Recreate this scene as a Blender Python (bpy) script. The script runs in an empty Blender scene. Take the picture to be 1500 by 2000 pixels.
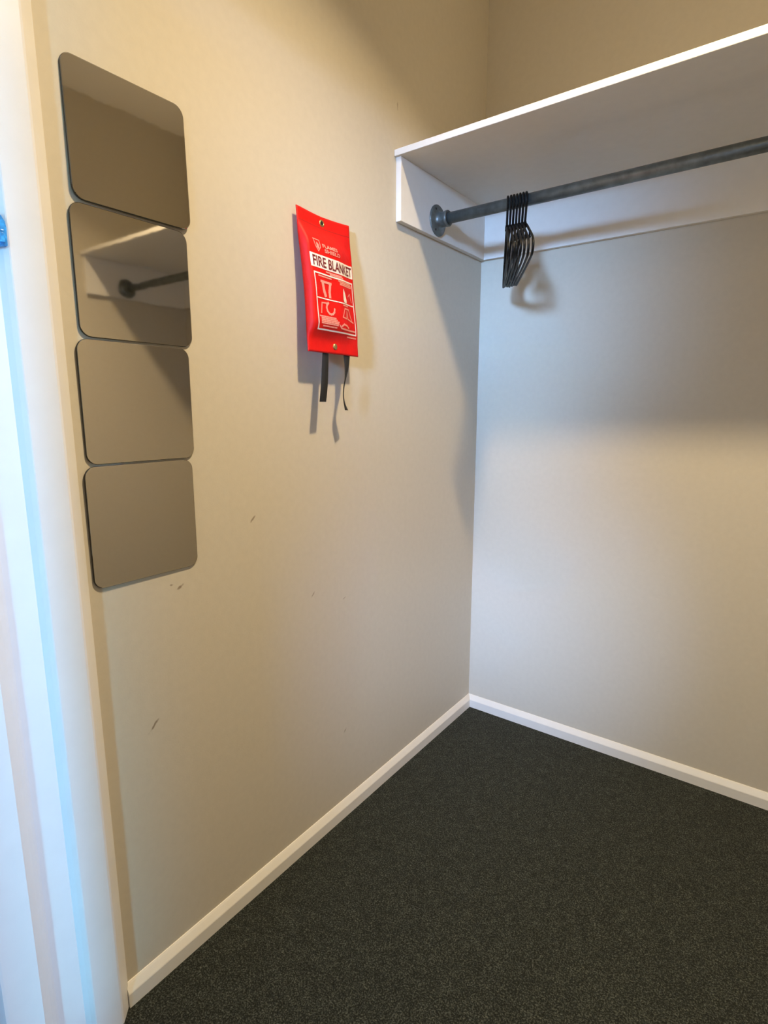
import bpy, bmesh, math, random
from mathutils import Vector, Matrix
random.seed(7)
S = bpy.context.scene
COL = S.collection
PI = math.pi

# ------------------------------------------------------------------ camera
F_PX, PITCH, YAW = 1086.0, math.atan(197/1086), math.radians(36.5)
fwd = Vector((-math.sin(YAW)*math.cos(PITCH), math.cos(YAW)*math.cos(PITCH), -math.sin(PITCH)))
rgt = Vector((math.cos(YAW), math.sin(YAW), 0))
upv = rgt.cross(fwd)
cam = bpy.data.cameras.new('camera')
cam.sensor_fit = 'VERTICAL'
cam.sensor_height = 36.0
cam.lens = F_PX*36.0/2000
cam.clip_start = 0.02
co = bpy.data.objects.new('camera', cam)
COL.objects.link(co)
m = Matrix((rgt, upv, -fwd)).transposed().to_4x4()
m.translation = Vector((1.019, -1.987, 1.25))
co.matrix_world = m
S.camera = co

# ------------------------------------------------------------------ light and exposure
S.view_settings.view_transform = 'Standard'
S.view_settings.look = 'None'
S.view_settings.gamma = 1.0
S.view_settings.use_curve_mapping = False
S.view_settings.exposure = 0.0
S.cycles.max_bounces = 14
S.cycles.diffuse_bounces = 8
S.cycles.sample_clamp_indirect = 6.0

w = bpy.data.worlds.new('sky')
S.world = w
w.use_nodes = True
w.node_tree.nodes['Background'].inputs[0].default_value = (0.62, 0.80, 1.0, 1)
w.node_tree.nodes['Background'].inputs[1].default_value = 1.2

def area(name, loc, target, sx, sy, power, color, spread=180, shape='RECTANGLE'):
    l = bpy.data.lights.new(name, 'AREA')
    l.shape = shape
    l.size = sx
    l.size_y = sy
    l.energy = power
    l.color = color
    l.spread = math.radians(spread)
    o = bpy.data.objects.new(name, l)
    COL.objects.link(o)
    o.location = loc
    d = Vector(target)-Vector(loc)
    o.rotation_euler = d.to_track_quat('-Z', 'Y').to_euler()
    return o

LAMP = (0.90, -1.10, 2.745)
area('closet_lamp_light', LAMP, (LAMP[0], LAMP[1], 0), 0.11, 0.11, 29.5, (1.0, 0.77, 0.465), 124, 'DISK')
area('daylight_beam', (1.35, -4.72, 2.08), (0.0, 0.0, 1.55), 0.40, 0.34, 2.9, (0.34, 0.58, 1.0), 17)
area('daylight_low', (1.20, -4.72, 1.40), (0.14, -0.30, 0.52), 0.20, 0.40, 3.0, (0.38, 0.58, 1.0), 19)
area('daylight_window', (0.95, -4.80, 1.45), (0.1, 0.0, 0.0), 0.6, 1.0, 1.5, (0.34, 0.64, 1.0), 50)
area('jamb_side_fill', (3.1, -2.13, 1.30), (0.0, -1.70, 0.9), 0.14, 1.5, 10, (0.24, 0.50, 1.0), 60)  # added fill for the jamb faces; no window stands on this side
area('jamb_facet_fill', (1.38, -3.95, 1.30), (0.03, -1.70, 1.10), 0.10, 2.1, 0.75, (0.20, 0.66, 1.0), 6)  # added narrow strip light that makes the jamb's bevels glow cyan

# ------------------------------------------------------------------ materials
def mat(name, color, rough=0.6, metal=0.0, spec=0.5, bump=None, var=None, coat=0.0):
    mt = bpy.data.materials.new(name)
    mt.use_nodes = True
    nt = mt.node_tree
    b = nt.nodes['Principled BSDF']
    b.inputs['Base Color'].default_value = (*color, 1)
    b.inputs['Roughness'].default_value = rough
    b.inputs['Metallic'].default_value = metal
    b.inputs['Specular IOR Level'].default_value = spec
    b.inputs['Coat Weight'].default_value = coat
    tc = nt.nodes.new('ShaderNodeTexCoord')
    if var:                      # (scale, amount) gentle mottling of the colour itself
        n = nt.nodes.new('ShaderNodeTexNoise')
        n.inputs['Scale'].default_value = var[0]
        n.inputs['Detail'].default_value = 4
        nt.links.new(tc.outputs['Object'], n.inputs['Vector'])
        r = nt.nodes.new('ShaderNodeValToRGB')
        r.color_ramp.elements[0].position = 0.3
        r.color_ramp.elements[1].position = 0.7
        r.color_ramp.elements[0].color = (*[c*(1-var[1]) for c in color], 1)
        r.color_ramp.elements[1].color = (*[min(1, c*(1+var[1])) for c in color], 1)
        nt.links.new(n.outputs['Fac'], r.inputs['Fac'])
        nt.links.new(r.outputs['Color'], b.inputs['Base Color'])
    if bump:                     # (scale, strength, distance)
        n = nt.nodes.new('ShaderNodeTexNoise')
        n.inputs['Scale'].default_value = bump[0]
        n.inputs['Detail'].default_value = 3
        nt.links.new(tc.outputs['Object'], n.inputs['Vector'])
        bp = nt.nodes.new('ShaderNodeBump')
        bp.inputs['Strength'].default_value = bump[1]
        bp.inputs['Distance'].default_value = bump[2]
        nt.links.new(n.outputs['Fac'], bp.inputs['Height'])
        nt.links.new(bp.outputs['Normal'], b.inputs['Normal'])
    return mt

def add_scuffs(mt, spots, color):
    """dark scuffs on the paint: (centre, radius along, radius across, direction angle in the YZ plane, strength)"""
    nt = mt.node_tree
    b = nt.nodes['Principled BSDF']
    src = b.inputs['Base Color'].links[0].from_socket
    tc = nt.nodes.new('ShaderNodeTexCoord')
    nz = nt.nodes.new('ShaderNodeTexNoise')
    nz.inputs['Scale'].default_value = 140
    nt.links.new(tc.outputs['Object'], nz.inputs['Vector'])
    for c, ra, rb, ang, st in spots:
        mp = nt.nodes.new('ShaderNodeMapping')
        mp.vector_type = 'TEXTURE'
        mp.inputs['Location'].default_value = c
        mp.inputs['Rotation'].default_value = (ang, 0, 0)
        mp.inputs['Scale'].default_value = (0.02, ra, rb)
        nt.links.new(tc.outputs['Object'], mp.inputs['Vector'])
        ln = nt.nodes.new('ShaderNodeVectorMath')
        ln.operation = 'LENGTH'
        nt.links.new(mp.outputs[0], ln.inputs[0])
        ad = nt.nodes.new('ShaderNodeMath')
        ad.operation = 'MULTIPLY_ADD'
        nt.links.new(nz.outputs['Fac'], ad.inputs[0])
        ad.inputs[1].default_value = 1.3
        nt.links.new(ln.outputs['Value'], ad.inputs[2])
        mr = nt.nodes.new('ShaderNodeMapRange')
        mr.inputs['From Min'].default_value = 1.0
        mr.inputs['From Max'].default_value = 1.55
        mr.inputs['To Min'].default_value = min(0.85, st*1.5)
        mr.inputs['To Max'].default_value = 0
        nt.links.new(ad.outputs[0], mr.inputs['Value'])
        mx = nt.nodes.new('ShaderNodeMix')
        mx.data_type = 'RGBA'
        nt.links.new(mr.outputs[0], mx.inputs['Factor'])
        nt.links.new(src, mx.inputs['A'])
        mx.inputs['B'].default_value = (*color, 1)
        src = mx.outputs['Result']
    nt.links.new(src, b.inputs['Base Color'])

WALLC = (0.60, 0.56, 0.475)
M_wall = mat('wall_paint', WALLC, 0.55, bump=(260, 0.25, 0.0006), var=(60, 0.02), spec=0.3)
M_walll = mat('wall_paint_scuffed', WALLC, 0.55, bump=(260, 0.25, 0.0006), var=(60, 0.02), spec=0.3)
M_ceil = mat('ceiling_paint', (0.90, 0.89, 0.85), 0.8, bump=(200, 0.2, 0.0006))
M_trim = mat('white_gloss_trim', (0.80, 0.79, 0.76), 0.32, spec=0.5, bump=(90, 0.08, 0.0006), var=(25, 0.015))
M_shelf = mat('white_melamine', (0.80, 0.79, 0.76), 0.42, spec=0.4, bump=(300, 0.1, 0.0003), var=(40, 0.015))
M_steel = mat('galvanised_steel', (0.165, 0.19, 0.195), 0.42, 0.75, bump=(120, 0.3, 0.0006), var=(38, 0.28))
M_screw = mat('dark_screw', (0.05, 0.05, 0.05), 0.4, 0.8)
M_black = mat('black_plastic', (0.004, 0.004, 0.004), 0.45, spec=0.18)
M_ribbon = mat('black_webbing', (0.008, 0.008, 0.008), 0.85, bump=(900, 0.5, 0.0006))
M_red = mat('red_vinyl', (0.66, 0.005, 0.003), 0.55, spec=0.28, bump=(55, 0.35, 0.004), var=(30, 0.08))
M_print = mat('white_print', (0.80, 0.74, 0.72), 0.5)
M_pink = mat('pale_print', (0.80, 0.30, 0.25), 0.5)
M_letter = mat('dark_red_lettering', (0.16, 0.012, 0.02), 0.5)
M_brass = mat('brass', (0.62, 0.45, 0.20), 0.3, 0.95)
M_eyelet_shade = mat('painted_eyelet_shade', (0.02, 0.018, 0.014), 0.5, 0.4)  # near-black colour standing in for the shade inside the eyelet
M_blue = mat('blue_film', (0.03, 0.30, 0.78), 0.3, spec=0.6, bump=(160, 0.5, 0.003), var=(110, 0.55))
M_mirror = mat('mirror_silver', (0.60, 0.57, 0.515), 0.035, 1.0, bump=(14, 0.02, 0.004))
M_mirror_edge = mat('mirror_edge', (0.02, 0.014, 0.008), 0.5, 0.0)
M_lampring = mat('lamp_ring', (0.8, 0.8, 0.78), 0.4)

def carpet():
    mt = bpy.data.materials.new('dark_green_carpet')
    mt.use_nodes = True
    nt = mt.node_tree
    b = nt.nodes['Principled BSDF']
    b.inputs['Roughness'].default_value = 0.95
    b.inputs['Specular IOR Level'].default_value = 0.1
    b.inputs['Sheen Weight'].default_value = 0.05
    b.inputs['Sheen Roughness'].default_value = 0.6
    tc = nt.nodes.new('ShaderNodeTexCoord')
    a = nt.nodes.new('ShaderNodeTexNoise')
    a.inputs['Scale'].default_value = 310
    a.inputs['Detail'].default_value = 4
    a.inputs['Roughness'].default_value = 0.65
    c = nt.nodes.new('ShaderNodeTexNoise')
    c.inputs['Scale'].default_value = 55
    c.inputs['Detail'].default_value = 5
    for n in (a, c):
        nt.links.new(tc.outputs['Object'], n.inputs['Vector'])
    r = nt.nodes.new('ShaderNodeValToRGB')
    r.color_ramp.elements[0].position = 0.33
    r.color_ramp.elements[0].color = (0.002, 0.003, 0.003, 1)
    r.color_ramp.elements[1].position = 0.72
    r.color_ramp.elements[1].color = (0.17, 0.195, 0.18, 1)
    e = r.color_ramp.elements.new(0.5)
    e.color = (0.020, 0.027, 0.024, 1)
    nt.links.new(a.outputs['Fac'], r.inputs['Fac'])
    r2 = nt.nodes.new('ShaderNodeValToRGB')
    r2.color_ramp.elements[0].color = (0.56, 0.55, 0.52, 1)
    r2.color_ramp.elements[0].position = 0.35
    r2.color_ramp.elements[1].color = (0.90, 0.87, 0.82, 1)
    r2.color_ramp.elements[1].position = 0.68
    nt.links.new(c.outputs['Fac'], r2.inputs['Fac'])
    mx = nt.nodes.new('ShaderNodeMix')
    mx.data_type = 'RGBA'
    mx.blend_type = 'MULTIPLY'
    mx.inputs['Factor'].default_value = 1
    nt.links.new(r.outputs['Color'], mx.inputs['A'])
    nt.links.new(r2.outputs['Color'], mx.inputs['B'])
    nt.links.new(mx.outputs['Result'], b.inputs['Base Color'])
    bp = nt.nodes.new('ShaderNodeBump')
    bp.inputs['Strength'].default_value = 0.8
    bp.inputs['Distance'].default_value = 0.006
    nt.links.new(a.outputs['Fac'], bp.inputs['Height'])
    nt.links.new(bp.outputs['Normal'], b.inputs['Normal'])
    return mt
M_carpet = carpet()

# ------------------------------------------------------------------ helpers
def link(name, bm, material, parent=None, smooth=False):
    me = bpy.data.meshes.new(name)
    bmesh.ops.recalc_face_normals(bm, faces=bm.faces)
    bm.to_mesh(me)
    bm.free()
    for mm in (material if isinstance(material, (list, tuple)) else [material]):
        me.materials.append(mm)
    if smooth:
        for p in me.polygons:
            p.use_smooth = True
    o = bpy.data.objects.new(name, me)
    COL.objects.link(o)
    if parent is not None:
        o.parent = parent
    return o

def tag(o, label=None, cat=None, group=None, kind=None):
    if label: o['label'] = label
    if cat: o['category'] = cat
    if group: o['group'] = group
    if kind: o['kind'] = kind
    return o

def empty(name, loc, label, cat, group=None):
    o = bpy.data.objects.new(name, None)
    o.empty_display_size = 0.05
    COL.objects.link(o)
    o.location = loc
    return tag(o, label, cat, group)

def box(bm, a, b, bevel=0.0, seg=2):
    x0, y0, z0 = a
    x1, y1, z1 = b
    vs = [bm.verts.new(p) for p in ((x0,y0,z0),(x1,y0,z0),(x1,y1,z0),(x0,y1,z0),(x0,y0,z1),(x1,y0,z1),(x1,y1,z1),(x0,y1,z1))]
    fs = [bm.faces.new([vs[i] for i in f]) for f in ((3,2,1,0),(4,5,6,7),(0,1,5,4),(1,2,6,5),(2,3,7,6),(3,0,4,7))]
    if bevel:
        es = list({e for f in fs for e in f.edges})
        bmesh.ops.bevel(bm, geom=es, offset=bevel, segments=seg, profile=0.5, affect='EDGES')

def prism(bm, poly, axis, a, b):
    """extrude a closed 2D outline along an axis ('x','y' or 'z') from a to b"""
    def P(p, t):
        return {'z': (p[0], p[1], t), 'y': (p[0], t, p[1]), 'x': (t, p[0], p[1])}[axis]
    lo = [bm.verts.new(P(p, a)) for p in poly]
    hi = [bm.verts.new(P(p, b)) for p in poly]
    n = len(poly)
    for i in range(n):
        bm.faces.new((lo[i], lo[(i+1) % n], hi[(i+1) % n], hi[i]))
    bm.faces.new(lo[::-1])
    bm.faces.new(hi)

def lathe(bm, prof, n=40, M=Matrix()):
    """profile of (radius, height) turned about the local Z axis"""
    rings = []
    for r, h in prof:
        if r < 1e-6:
            rings.append([bm.verts.new(M @ Vector((0, 0, h)))])
        else:
            rings.append([bm.verts.new(M @ Vector((r*math.cos(2*PI*i/n), r*math.sin(2*PI*i/n), h))) for i in range(n)])
    for a, b in zip(rings, rings[1:]):
        for i in range(n):
            j = (i+1) % n
            if len(a) == 1 and len(b) == 1: continue
            if len(a) == 1: bm.faces.new((a[0], b[i], b[j]))
            elif len(b) == 1: bm.faces.new((a[i], a[j], b[0]))
            else: bm.faces.new((a[i], a[j], b[j], b[i]))

def tube(bm, pts, r, n=8, closed=False, flat=1.0):
    pts = [Vector(p) for p in pts]
    N = len(pts)
    rings = []
    prev = None
    for i, p in enumerate(pts):
        if closed:
            t = (pts[(i+1) % N]-pts[i-1]).normalized()
        else:
            t = (pts[min(i+1, N-1)]-pts[max(i-1, 0)]).normalized()
        if prev is None:
            a = Vector((1, 0, 0)) if abs(t.x) < 0.9 else Vector((0, 1, 0))
            u = t.cross(a).normalized()
        else:
            u = (prev-t*prev.dot(t)).normalized()
        prev = u
        v = t.cross(u)
        rings.append([bm.verts.new(p+(u*math.cos(2*PI*k/n)+v*math.sin(2*PI*k/n)*flat)*r) for k in range(n)])
    for i in range(N if closed else N-1):
        A, B = rings[i], rings[(i+1) % N]
        for k in range(n):
            bm.faces.new((A[k], A[(k+1) % n], B[(k+1) % n], B[k]))
    if not closed:
        bm.faces.new(rings[0][::-1])
        bm.faces.new(rings[-1])

def rounded(w2, h2, r, n=8, cx=0, cy=0):
    out = []
    for sx, sy, a0 in ((1, 1, 0), (-1, 1, PI/2), (-1, -1, PI), (1, -1, 3*PI/2)):
        for k in range(n+1):
            a = a0+PI/2*k/n
            out.append((cx+sx*(w2-r)+r*math.cos(a), cy+sy*(h2-r)+r*math.sin(a)))
    return out

def smooth_path(pts, n=6, closed=False):
    """Catmull-Rom"""
    P = [Vector(p) for p in pts]
    N = len(P)
    out = []
    rng = range(N) if closed else range(N-1)
    for i in rng:
        p0 = P[i-1] if (i > 0 or closed) else P[0]
        p1, p2 = P[i], P[(i+1) % N]
        p3 = P[(i+2) % N] if (closed or i+2 < N) else P[-1]
        for k in range(n):
            t = k/n
            out.append(0.5*((2*p1)+(p2-p0)*t+(2*p0-5*p1+4*p2-p3)*t*t+(3*p1-p0-3*p2+p3)*t**3))
    if not closed:
        out.append(P[-1])
    return out

# ------------------------------------------------------------------ the room
FZ, HC, W = 0.009, 2.775, 1.835          # carpet level, ceiling height, closet width
YF0, YF1 = -1.62, -1.523                 # front wall of the closet (room side, closet side)
ROOM_Y, RX0, RX1 = -4.9, -1.6, 3.2

def struct(name, bm, m, label=None):
    return tag(link(name, bm, m), label, None, None, 'structure')

bm = bmesh.new(); box(bm, (RX0-0.1, ROOM_Y-0.1, FZ-0.06), (RX1+0.1, 0.1, FZ))
struct('floor', bm, M_carpet, 'dark green grey carpet')
bm = bmesh.new(); box(bm, (RX0-0.1, ROOM_Y-0.1, HC), (RX1+0.1, 0.1, HC+0.08))
struct('ceiling', bm, M_ceil)
bm = bmesh.new(); box(bm, (-0.1, -1.5235, FZ), (0, 0.0, HC))
struct('wall_left', bm, M_walll, 'beige painted closet wall with mirror tiles')
bm = bmesh.new(); box(bm, (-0.1, 0, FZ), (W+0.1, 0.1, HC))
struct('wall_back', bm, M_wall, 'painted closet wall behind the hanging rod')
bm = bmesh.new(); box(bm, (W, YF0, FZ), (W+0.1, 0.0, HC))
struct('wall_right', bm, M_wall)
DX1 = 1.30                               # right side of the doorway
bm = bmesh.new()
box(bm, (RX0, YF0-0.1, FZ), (-0.005, -1.5235, HC))
box(bm, (DX1, YF0-0.1, FZ), (W, YF0, HC))
box(bm, (W, YF0-0.1, FZ), (RX1, YF0, HC))
box(bm, (-0.005, YF0-0.1, 2.12), (DX1, YF0, HC))
struct('wall_front', bm, M_wall)
bm = bmesh.new(); box(bm, (RX0-0.1, ROOM_Y, FZ), (RX0, YF0-0.1, HC)); struct('wall_room_left', bm, M_wall)
bm = bmesh.new(); box(bm, (RX1, ROOM_Y, FZ), (RX1+0.1, YF0-0.1, HC)); struct('wall_room_right', bm, M_wall)
wx0, wx1, wz0, wz1 = 0.2, 1.8, 0.9, 2.35
bm = bmesh.new()
box(bm, (RX0, ROOM_Y-0.1, FZ), (wx0, ROOM_Y, HC))
box(bm, (wx1, ROOM_Y-0.1, FZ), (RX1, ROOM_Y, HC))
box(bm, (wx0, ROOM_Y-0.1, FZ), (wx1, ROOM_Y, wz0))
box(bm, (wx0, ROOM_Y-0.1, wz1), (wx1, ROOM_Y, HC))
struct('wall_room_window', bm, M_wall)
bm = bmesh.new()
for a, b in (((wx0, wz0), (wx0+0.05, wz1)), ((wx1-0.05, wz0), (wx1, wz1)), ((wx0+0.05, wz0), (wx1-0.05, wz0+0.05)),
             ((wx0+0.05, wz1-0.05), (wx1-0.05, wz1)), (((wx0+wx1)/2-0.02, wz0+0.05), ((wx0+wx1)/2+0.02, wz1-0.05))):
    box(bm, (a[0], ROOM_Y-0.08, a[1]), (b[0], ROOM_Y-0.03, b[1]))
struct('window_1', bm, M_trim)

# moulded white door jamb at the left of the picture (plan outline, room side to closet side)
prof = [(-0.10, -1.80), (0.012, -1.80), (0.012, -1.760), (0.022, -1.7545), (0.0350, -1.7440), (0.036, -1.7400),
        (0.036, -1.6885), (0.0335, -1.686), (0.020, -1.6715), (0.0145, -1.6635), (0.0128, -1.659), (0.0125, -1.652),
        (0.0128, -1.6141), (0.0229, -1.6082), (0.0296, -1.6028), (0.0306, -1.6010),
        (0.0305, -1.5535), (0.0290, -1.5495), (0.0262, -1.5465), (0.0060, -1.5262), (0.0040, -1.5236), (-0.10, -1.5236)]
bm = bmesh.new(); prism(bm, prof, 'z', FZ, 2.12)
struct('door_1', bm, M_trim, 'white moulded door jamb at the left edge of the photo')
bm = bmesh.new(); prism(bm, [(DX1, -1.80), (DX1-0.03, -1.80), (DX1-0.03, -1.60), (DX1, -1.60)], 'z', FZ, 2.09)
prism(bm, [(-0.0, 2.09), (DX1, 2.09), (DX1, 2.12), (-0.0, 2.12)], 'y', -1.80, -1.60)
struct('trim_1', bm, M_trim)

# unseen door leaf, added to keep window light off jamb and near left wall
d = Vector((0.445, -0.66, 0)).normalized()
q = Vector((-d.y, d.x, 0))*0.018
a0, a1 = Vector((0.030, -1.825, 0)), Vector((0.475, -2.49, 0))
bm = bmesh.new(); prism(bm, [tuple((p)[:2]) for p in (a0-q, a1-q, a1+q, a0+q)], 'z', FZ+0.012, 2.05)
struct('light_blocker_door', bm, M_trim)

# baseboards: bevelled top, flat face
def base_prof(t=0.0125, h=0.062):
    return [(0, FZ), (t, FZ), (t, h-0.021), (t-0.0008, h-0.0185), (t-0.008, h-0.004), (t-0.0105, h), (0, h)]
bm = bmesh.new()
prism(bm, base_prof(), 'y', -1.527, -0.0005)
struct('baseboard_left', bm, M_trim, 'white baseboard under the mirror wall')
bm = bmesh.new()
prism(bm, [(-x, z) for x, z in base_prof()], 'x', 0.0, W)
struct('baseboard_back', bm, M_trim, 'white baseboard under the hanging rod')
bm = bmesh.new()
prism(bm, [(W-x, z) for x, z in base_prof()], 'y', YF0, -0.013)
struct('baseboard_right', bm, M_trim)

add_scuffs(M_walll, [((0, -1.335, 0.884), 0.011, 0.0045, 0.5, 0.55), ((0, -1.355, 0.893), 0.005, 0.003, 0, 0.5),
                     ((0, -1.132, 0.999), 0.016, 0.0035, 0.75, 0.5), ((0, -1.417, 0.604), 0.020, 0.0035, 0.8, 0.55),
                     ((0, -0.935, 0.758), 0.014, 0.003, 0.8, 0.35), ((0, -0.805, 0.712), 0.009, 0.0025, 0.4, 0.3),
                     ((0, -0.545, 2.106), 0.003, 0.016, 0.0, 0.35), ((0, -0.81, 0.29), 0.010, 0.004, 0.9, 0.35)],
           (0.20, 0.15, 0.10))

# ------------------------------------------------------------------ ceiling lamp in the closet
lp = empty('ceiling_light', (LAMP[0], LAMP[1], HC), 'round flush ceiling light in the closet above the frame', 'lamp')
bm = bmesh.new()
lathe(bm, [(0.0, 0.0), (0.10, 0.0), (0.10, -0.012), (0.088, -0.022), (0.078, -0.022), (0.074, -0.012), (0.0, -0.012)], 48)
link('lamp_ring', bm, M_lampring, lp, True)

# ------------------------------------------------------------------ shelf with end panels and cleat
SH0, SH1, SY = 1.9695, 1.987, -0.561
sh = empty('closet_shelf', (W/2, -0.28, SH0), 'white wall-to-wall shelf on white side panels above the grey rod', 'shelf')
def kid(name, bm, m, parent, smooth=False):
    o = link(name, bm, m, parent, smooth)
    o.matrix_parent_inverse = Matrix.Translation(parent.location).inverted()
    return o
bm = bmesh.new(); box(bm, (0.0006, SY, SH0), (W-0.0006, -0.0005, SH1), 0.0012)
kid('shelf_board', bm, M_shelf, sh)
CT = 0.0185
bm = bmesh.new(); box(bm, (0.0004, -0.552, 1.797), (CT, -0.0005, SH0), 0.001)
kid('side_panel', bm, M_shelf, sh)
bm = bmesh.new(); box(bm, (W-CT, -0.552, 1.797), (W-0.0004, -0.0005, SH0), 0.001)
kid('side_panel', bm, M_shelf, sh)
bm = bmesh.new(); box(bm, (CT, -CT, 1.797), (W-CT, -0.0004, SH0), 0.001)
kid('back_rail', bm, M_shelf, sh)

# ------------------------------------------------------------------ rod with flanges
RY, RZ, RR = -0.350, 1.847, 0.0165
rod = empty('hanging_rod', (W/2, RY, RZ), 'grey galvanised hanging rod on round wall flanges under the white shelf', 'clothes rod')
MX = Matrix.Translation((CT, RY, RZ)) @ Matrix.Rotation(PI/2, 4, 'Y')
bm = bmesh.new()
lathe(bm, [(0, 0.012), (RR, 0.012), (RR, W-2*CT-0.012), (0, W-2*CT-0.012)], 40, MX)
kid('rod', bm, M_steel, rod, True).data.polygons[0].use_smooth = True
for side in (0, 1):
    Mf = MX if side == 0 else Matrix.Translation((W-CT, RY, RZ)) @ Matrix.Rotation(-PI/2, 4, 'Y')
    bm = bmesh.new()
    lathe(bm, [(0, 0), (0.0445, 0), (0.0465, 0.0015), (0.0465, 0.004), (0.044, 0.0062), (0.030, 0.0078), (0.0245, 0.0105), (0.0225, 0.016),
               (0.0222, 0.032), (0.0236, 0.034), (0.0238, 0.042), (0.0222, 0.044), (RR, 0.044), (RR, 0.03), (0, 0.03)], 48, Mf)
    fl = kid('flange', bm, M_steel, rod, True)
    for k in range(3):
        a = PI/2+2*PI*k/3
        bm = bmesh.new()
        lathe(bm, [(0, 0.0085), (0.002, 0.0085), (0.0042, 0.0070), (0.0042, 0.005), (0, 0.005)], 14, Mf @ Matrix.Translation((0.035*math.cos(a), 0.035*math.sin(a), 0)))
        s = link('screw', bm, M_screw, fl, True)

# ------------------------------------------------------------------ black hangers
HKR, WR = 0.0222, 0.0034
HZ = RZ+RR+WR-HKR                      # height of the hook's centre
NECK = 1.780
def hanger_meshes():
    c = HZ-NECK
    hk = [(0, 0, -0.002), (0, 0, 0.010), (0, -0.003, 0.018)]
    arc = [(0, -HKR*math.cos(a), c+HKR*math.sin(a)) for a in [math.radians(d) for d in range(-50, 201, 12)]]
    bm = bmesh.new()
    tube(bm, smooth_path(hk+arc, 3), WR, 8)
    hook = bm
    R, D1, D2 = 0.205, 0.088, 0.128    # half width, shoulder drop, bar drop
    half = [(0, -0.000), (0.020, -0.003), (0.045, -0.012), (0.10, -0.039), (0.155, -0.066), (0.185, -0.082), (0.1985, -0.093),
            (0.2035, -0.104), (0.2010, -0.116), (0.190, -0.124), (0.170, -0.1275), (0.10, -0.129)]
    loop = [(0, y, z) for y, z in half]+[(0, 0, -0.129)]+[(0, -y, z) for y, z in half[::-1]][:-1]
    bm = bmesh.new()
    tube(bm, smooth_path(loop, 3, True), 0.0033, 8, True, 1.0)
    # flattened boss where hook and shoulders meet, and two strap pegs under the shoulders
    lathe(bm, [(0, 0.010), (0.0042, 0.010), (0.0050, 0.004), (0.0052, -0.006), (0, -0.008)], 12)
    bars = []
    for s in (-1, 1):
        bar = bmesh.new(); bars.append(bar)
        tube(bar, smooth_path([(0, s*0.118, -0.050), (0, s*0.119, -0.062), (0, s*0.124, -0.068), (0, s*0.131, -0.066)], 3), 0.0026, 6)
    return hook, bm, bars
hang = empty('clothes_hanger', (0, 0, 0), 'x', 'hanger', 'black hangers bunched on the rod')
hk, fr, pg = hanger_meshes()
link('hook', hk, M_black, hang, True)
link('frame', fr, M_black, hang, True)
for b in pg: link('strap_peg', b, M_black, hang, True)
names = ['black plastic hanger nearest the left flange, first of the bunch on the rod',
         'black plastic hanger, second from the left flange in the bunch',
         'black plastic hanger, third from the left flange in the bunch',
         'black plastic hanger in the middle of the bunch, fourth from the left',
         'black plastic hanger, third from the right in the bunch on the rod',
         'black plastic hanger, second from the right in the bunch on the rod',
         'black plastic hanger rightmost in the bunch, its shoulder bulging furthest right']
azs = [26.2, 27.6, 27.6, 28.2, 28.4, 28.9, 29.6]
tilts = [0.0, 0.5, 0.2, -0.5, 0.2, 0.7, 0.2]
for i in range(7):
    if i == 0:
        h = hang
    else:
        h = hang.copy(); COL.objects.link(h)
        for ch in list(hang.children):
            c = ch.copy(); COL.objects.link(c); c.parent = h
    h.location = (0.2595+0.0094*i, RY, NECK)
    h.rotation_euler = (math.radians(tilts[i]), 0, math.radians(azs[i]))
    h['label'] = names[i]

# ------------------------------------------------------------------ mirror tiles
tiles = [(-1.4885, -1.2640, 1.600, 1.8215, -1.0, -0.47, 'uppermost of the four square mirror tiles, reflecting the ceiling edge'),
         (-1.4965, -1.2725, 1.3775, 1.5955, 0.22, 0.22, 'second mirror tile from the top, reflecting the white shelf and rod'),
         (-1.5055, -1.2840, 1.1545, 1.3740, 0.35, 0.05, 'third mirror tile from the top, reflecting plain wall and a shadow'),
         (-1.5130, -1.2910, 0.9240, 1.1515, 0.3, 0.3, 'lowest of the four square mirror tiles, reflecting only plain wall')]
for y0, y1, z0, z1, ty, tz, lab in tiles:
    cy, cz = (y0+y1)/2, (z0+z1)/2
    t = empty('mirror_tile', (0.0018 if ty < -0.5 else 0.0006, cy, cz), lab, 'mirror', 'stack of mirror tiles on the left wall')
    t.rotation_euler = (0, math.radians(ty), math.radians(tz))
    w2, h2 = (y1-y0)/2, (z1-z0)/2
    bm = bmesh.new()
    out = rounded(w2, h2, 0.020, 8)
    prism(bm, out, 'x', 0.0012, 0.0038)
    link('backing', bm, M_mirror_edge, t)
    bm = bmesh.new()
    inn = rounded(w2-0.0003, h2-0.0003, 0.0197, 8)
    top = rounded(w2-0.0010, h2-0.0010, 0.019, 8)
    lo = [bm.verts.new((0.0038, a, b)) for a, b in inn]
    hi = [bm.verts.new((0.0044, a, b)) for a, b in top]
    for i in range(len(lo)):
        j = (i+1) % len(lo)
        bm.faces.new((lo[i], lo[j], hi[j], hi[i]))
    bm.faces.new(hi); bm.faces.new(lo[::-1])
    link('mirror_face', bm, M_mirror, t)
    bm = bmesh.new()
    box(bm, (-0.0004, -w2*0.6, -h2*0.6), (0.0013, w2*0.6, h2*0.6))
    link('adhesive_pad', bm, M_mirror_edge, t)

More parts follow.
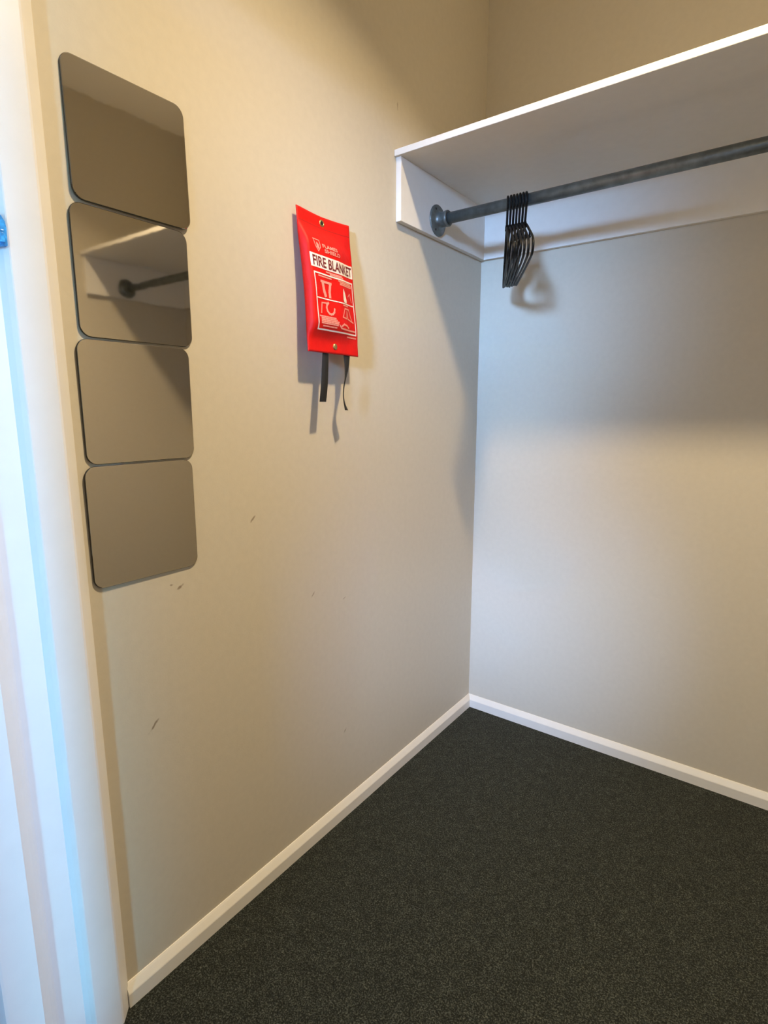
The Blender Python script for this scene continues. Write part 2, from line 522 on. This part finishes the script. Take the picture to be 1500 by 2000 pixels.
# ------------------------------------------------------------------ fire blanket pouch
YL, YR, ZT, ZB = -0.977, -0.786, 1.726, 1.393
def lerp(a, b, t): return a+(b-a)*t
def sstep(a, b, t):
    t = max(0, min(1, (t-a)/(b-a))); return t*t*(3-2*t)
def back_x(v): return 0.010+0.032*(0.6*v+0.4*math.sin(v*PI/2))
def shape(u, v):
    left = sstep(-0.012, 0.055, u)**0.6
    right = 1-0.80*sstep(0.55, 1.0, u)
    wr = 0.05*math.sin(9*u+14*v)*math.sin(PI*v)
    return left*right*(1+wr)
def thick(v): return 0.0015+0.0205*sstep(0.07, 0.26, v)*(1-0.90*sstep(0.78, 0.93, v))
def pouch(u, v, off=0.0):
    x = back_x(v)+thick(v)*shape(u, v)+0.0015
    # top edge pulled back to the wall at the eyelet, corners curling off it
    x += 0.004*abs(2*u-0.92)*(1-sstep(0, 0.22, v))
    inset = 0.004*math.sin(PI*v)**2
    y = lerp(YL+inset, YR-inset*1.2, u)
    z = lerp(ZT, ZB, v)-0.004*math.sin(PI*u)*(1-v)-0.003*math.sin(PI*u)*v*0
    return Vector((x+off, y, z))
def pouch_back(u, v):
    p = pouch(u, v); inset = 0.0
    p.x = back_x(v)+0.004*abs(2*u-0.92)*(1-sstep(0, 0.22, v)) - 0.004*math.sin(PI*u)*math.sin(PI*v)
    return p
pch = empty('fire_blanket', (0, -0.885, 1.709), 'red hanging fire blanket pouch with white print on the beige wall', 'fire blanket')
NU, NV = 40, 64
bm = bmesh.new()
Fg = [[bm.verts.new(pouch(i/NU, j/NV)) for i in range(NU+1)] for j in range(NV+1)]
Bg = [[bm.verts.new(pouch_back(i/NU, j/NV)) for i in range(NU+1)] for j in range(NV+1)]
for j in range(NV):
    for i in range(NU):
        bm.faces.new((Fg[j][i], Fg[j+1][i], Fg[j+1][i+1], Fg[j][i+1]))
        bm.faces.new((Bg[j][i], Bg[j][i+1], Bg[j+1][i+1], Bg[j+1][i]))
    bm.faces.new((Fg[j][0], Bg[j][0], Bg[j+1][0], Fg[j+1][0]))
    bm.faces.new((Fg[j][NU], Fg[j+1][NU], Bg[j+1][NU], Bg[j][NU]))
for i in range(NU):
    bm.faces.new((Fg[0][i], Fg[0][i+1], Bg[0][i+1], Bg[0][i]))
    bm.faces.new((Fg[NV][i], Bg[NV][i], Bg[NV][i+1], Fg[NV][i+1]))
kid('pouch', bm, M_red, pch, True)

# printed decoration, draped on the pouch; (u, v) is across and down
def strip_uv(bm, u0, v0, u1, v1, off, nu=24, nv=4):
    g = [[bm.verts.new(pouch(lerp(u0, u1, i/nu), lerp(v0, v1, j/nv), off)) for i in range(nu+1)] for j in range(nv+1)]
    for j in range(nv):
        for i in range(nu):
            bm.faces.new((g[j][i], g[j+1][i], g[j+1][i+1], g[j][i+1]))
def line_uv(bm, pts, wd, off=0.0008, closed=False):
    """polyline of constant width in pouch space"""
    A = (YR-YL)/(ZT-ZB)
    P = [Vector((p[0], p[1]/A)) for p in pts]
    if closed: P.append(P[0])
    for a, b in zip(P, P[1:]):
        L = (b-a).length
        n = max(1, int(L/0.04))
        d = (b-a).normalized(); q = Vector((-d.y, d.x))*wd/2
        a = a-d*wd/2; b = b+d*wd/2
        prev = None
        for k in range(n+1):
            c = a.lerp(b, k/n)
            v0, v1 = [bm.verts.new(pouch(min(1, max(0, e.x)), e.y*A, off)) for e in (c-q, c+q)]
            if prev: bm.faces.new((prev[0], prev[1], v1, v0))
            prev = (v0, v1)
def poly_uv(bm, pts, off=0.0008):
    bm.faces.new([bm.verts.new(pouch(p[0], p[1], off)) for p in pts])
def text_uv(bm, s, u0, v0, u1, v1, off=0.0012, bold=0.0):
    cu = bpy.data.curves.new('lettering', 'FONT')
    cu.body = s
    cu.size = 1
    cu.offset = bold
    cu.resolution_u = 4
    to = bpy.data.objects.new('lettering', cu)
    COL.objects.link(to)
    bpy.context.view_layer.update()
    dg = bpy.context.evaluated_depsgraph_get()
    me = bpy.data.meshes.new_from_object(to.evaluated_get(dg))
    xs = [v.co.x for v in me.vertices]; ys = [v.co.y for v in me.vertices]
    ax, bx, ay, by = min(xs), max(xs), min(ys), max(ys)
    tb = bmesh.new(); tb.from_mesh(me)
    vs = {}
    for v in tb.verts:
        u = lerp(u0, u1, (v.co.x-ax)/(bx-ax)); vv = lerp(v1, v0, (v.co.y-ay)/(by-ay))
        vs[v.index] = bm.verts.new(pouch(u, vv, off))
    for f in tb.faces:
        try: bm.faces.new([vs[v.index] for v in f.verts])
        except ValueError: pass
    tb.free()
    bpy.data.objects.remove(to); bpy.data.curves.remove(cu); bpy.data.meshes.remove(me)
def linkprint(name, bm, m, label=None):
    me_o = kid(name, bm, m, pch)
    if label: me_o['label'] = label
    return me_o

bm = bmesh.new(); strip_uv(bm, 0.045, 0.312, 0.985, 0.408, 0.0006)
linkprint('title_band', bm, M_print, 'white band behind the title lettering')
bm = bmesh.new(); text_uv(bm, 'FIRE BLANKET', 0.085, 0.325, 0.960, 0.396, 0.0013, 0.018)
linkprint('title_lettering', bm, M_letter, 'dark red FIRE BLANKET lettering')
bm = bmesh.new()
text_uv(bm, 'FLAMES', 0.305, 0.224, 0.60, 0.251, 0.001, 0.03)
text_uv(bm, 'SHIELD', 0.330, 0.258, 0.655, 0.285, 0.001, 0.03)
line_uv(bm, [(0.155, 0.205), (0.265, 0.205), (0.260, 0.255), (0.215, 0.287), (0.170, 0.255)], 0.012, closed=True)
poly_uv(bm, [(0.205, 0.222), (0.235, 0.240), (0.238, 0.262), (0.215, 0.274), (0.192, 0.260), (0.190, 0.240)])
linkprint('logo', bm, M_pink, 'small pale shield logo with two words')
bm = bmesh.new()
f0, f1, g0, g1 = 0.095, 0.955, 0.445, 0.838
line_uv(bm, [(f0-0.015, g0), (f1, g0), (f1, g1), (f0+0.02, g1)], 0.018, closed=True)
line_uv(bm, [(f0, 0.618), (0.50, 0.618)], 0.014)
line_uv(bm, [(0.52, 0.618), (f1, 0.618)], 0.014)
linkprint('instruction_frame', bm, M_print, 'thin white frame round the pictograms')
bm = bmesh.new()
for u0, u1, v in ((0.32, 0.66, 0.422), (0.40, 0.70, 0.432), (0.16, 0.42, 0.462), (0.57, 0.90, 0.458), (0.60, 0.92, 0.470), (0.60, 0.92, 0.482), (0.63, 0.78, 0.632),
                  (0.14, 0.44, 0.745), (0.17, 0.46, 0.757), (0.17, 0.50, 0.769), (0.17, 0.50, 0.781), (0.17, 0.48, 0.793), (0.2, 0.46, 0.812), (0.74, 0.95, 0.862)):
    u = u0
    while u < u1:                       # lines of tiny unreadable print, as dashes
        e = min(u1, u+random.uniform(0.03, 0.08)); line_uv(bm, [(u, v), (e, v)], 0.017, 0.0007); u = e+0.02
# pull-the-tabs pictogram
line_uv(bm, [(0.20, 0.498), (0.40, 0.498)], 0.030)
line_uv(bm, [(0.23, 0.510), (0.25, 0.560), (0.27, 0.590)], 0.050)
line_uv(bm, [(0.38, 0.510), (0.36, 0.560), (0.36, 0.592)], 0.045)
# hand and blanket pictograms
line_uv(bm, [(0.17, 0.720), (0.19, 0.650), (0.30, 0.645)], 0.016)
pts = [(0.35+0.075*math.cos(a), 0.680+0.042*math.sin(a)) for a in [k*2*PI/12 for k in range(9)]]
line_uv(bm, pts, 0.028)
line_uv(bm, [(0.60, 0.722), (0.66, 0.655), (0.78, 0.655), (0.86, 0.735)], 0.018)
line_uv(bm, [(0.60, 0.722), (0.70, 0.728), (0.72, 0.670), (0.74, 0.728), (0.90, 0.745)], 0.018)
line_uv(bm, [(0.52, 0.790), (0.56, 0.808), (0.68, 0.812), (0.93, 0.812)], 0.020)
line_uv(bm, [(0.56, 0.795), (0.62, 0.775), (0.69, 0.780), (0.74, 0.795)], 0.024)
line_uv(bm, [(0.80, 0.555), (0.86, 0.530), (0.90, 0.590)], 0.014)
linkprint('pictograms', bm, M_pink, 'pale line pictograms and rows of tiny print')
bm = bmesh.new()
poly_uv(bm, [(0.665, 0.505), (0.70, 0.540), (0.735, 0.590), (0.735, 0.610), (0.66, 0.610), (0.64, 0.590), (0.645, 0.545)], 0.0010)
linkprint('white_figure', bm, M_print)

# brass eyelet at the top, brass snap at the bottom
def on_pouch(u, v, off=0.0):
    p = pouch(u, v, off)
    du = (pouch(min(1, u+0.02), v)-pouch(u-0.02, v)).normalized()
    dv = (pouch(u, v-0.02)-pouch(u, v+0.02)).normalized()
    n = du.cross(dv).normalized()
    if n.x < 0: n = -n
    M = Matrix((du, n.cross(du), n)).transposed().to_4x4()
    M.translation = p
    return M
bm = bmesh.new()
lathe(bm, [(0.0046, 0.0002), (0.0052, 0.0016), (0.0072, 0.0018), (0.0088, 0.0004), (0.0088, -0.0004)], 28, on_pouch(0.46, 0.048))
ey = kid('eyelet', bm, M_brass, pch, True)
bm = bmesh.new()
lathe(bm, [(0, 0.0010), (0.0046, 0.0008), (0.0046, -0.0004)], 20, on_pouch(0.46, 0.048))
link('eyelet_shade_disc', bm, M_eyelet_shade, ey)  # solid dark disc painted as the shaded opening
bm = bmesh.new()
lathe(bm, [(0, 0.0042), (0.0035, 0.0038), (0.0060, 0.0026), (0.0078, 0.0012), (0.0080, -0.0006)], 28, on_pouch(0.50, 0.945))
kid('snap_button', bm, M_brass, pch, True)
# seams
bm = bmesh.new()
line_uv(bm, [(0.02, 0.088), (0.98, 0.088)], 0.007, 0.0004)
kid('seam', bm, mat('dark_red_thread', (0.36, 0.004, 0.003), 0.7), pch)

def ribbon(path, name):
    """path of (x, y, z, half width, twist in degrees from the wall plane)"""
    P = smooth_path([p[:3] for p in path], 6)
    Q = smooth_path([(p[3], p[4]/100, 0) for p in path], 6)
    bm = bmesh.new()
    rows = []
    for p, q in zip(P, Q):
        a = math.radians(q[1]*100)
        wv = Vector((math.sin(a), math.cos(a), 0)); nv = Vector((math.cos(a), -math.sin(a), 0))*0.0007
        rows.append([bm.verts.new(p+wv*s*q[0]+nv*t) for s, t in ((-1, -1), (1, -1), (1, 1), (-1, 1))])
    for A, B in zip(rows, rows[1:]):
        for k in range(4):
            bm.faces.new((A[k], A[(k+1) % 4], B[(k+1) % 4], B[k]))
    bm.faces.new(rows[0][::-1]); bm.faces.new(rows[-1])
    return kid(name, bm, M_ribbon, pch, True)
ribbon([(0.042, -0.9135, 1.42, 0.0105, 0), (0.043, -0.9145, 1.393, 0.0105, 0), (0.045, -0.920, 1.35, 0.011, 4), (0.047, -0.926, 1.31, 0.012, 0), (0.046, -0.931, 1.273, 0.0125, -4)], 'pull_strap')
ribbon([(0.042, -0.832, 1.42, 0.0120, 0), (0.043, -0.8325, 1.395, 0.0120, 0), (0.045, -0.836, 1.360, 0.0115, -18), (0.046, -0.842, 1.335, 0.0115, -34), (0.047, -0.850, 1.312, 0.0115, -36),
        (0.046, -0.851, 1.290, 0.0115, -37), (0.045, -0.846, 1.270, 0.0115, -33), (0.047, -0.840, 1.252, 0.0115, -22)], 'pull_strap')

# ------------------------------------------------------------------ blue latch plate on the jamb
lt = empty('latch_plate', (0.02, -1.61, 1.515), 'small bright blue latch plate on the white door jamb at the left edge', 'latch')
bm = bmesh.new()
prism(bm, [(-1.640, 1.492), (-1.6050, 1.4935), (-1.6043, 1.520), (-1.6055, 1.5300), (-1.6110, 1.5350), (-1.6150, 1.5410), (-1.640, 1.541)], 'x', 0.0120, 0.034)
bmesh.ops.bevel(bm, geom=list(bm.edges), offset=0.0012, segments=2, affect='EDGES')
kid('plate', bm, M_blue, lt)
bm = bmesh.new()
box(bm, (0.0338, -1.630, 1.4975), (0.0365, -1.6085, 1.5155), 0.001)
kid('latch_tongue', bm, M_blue, lt)
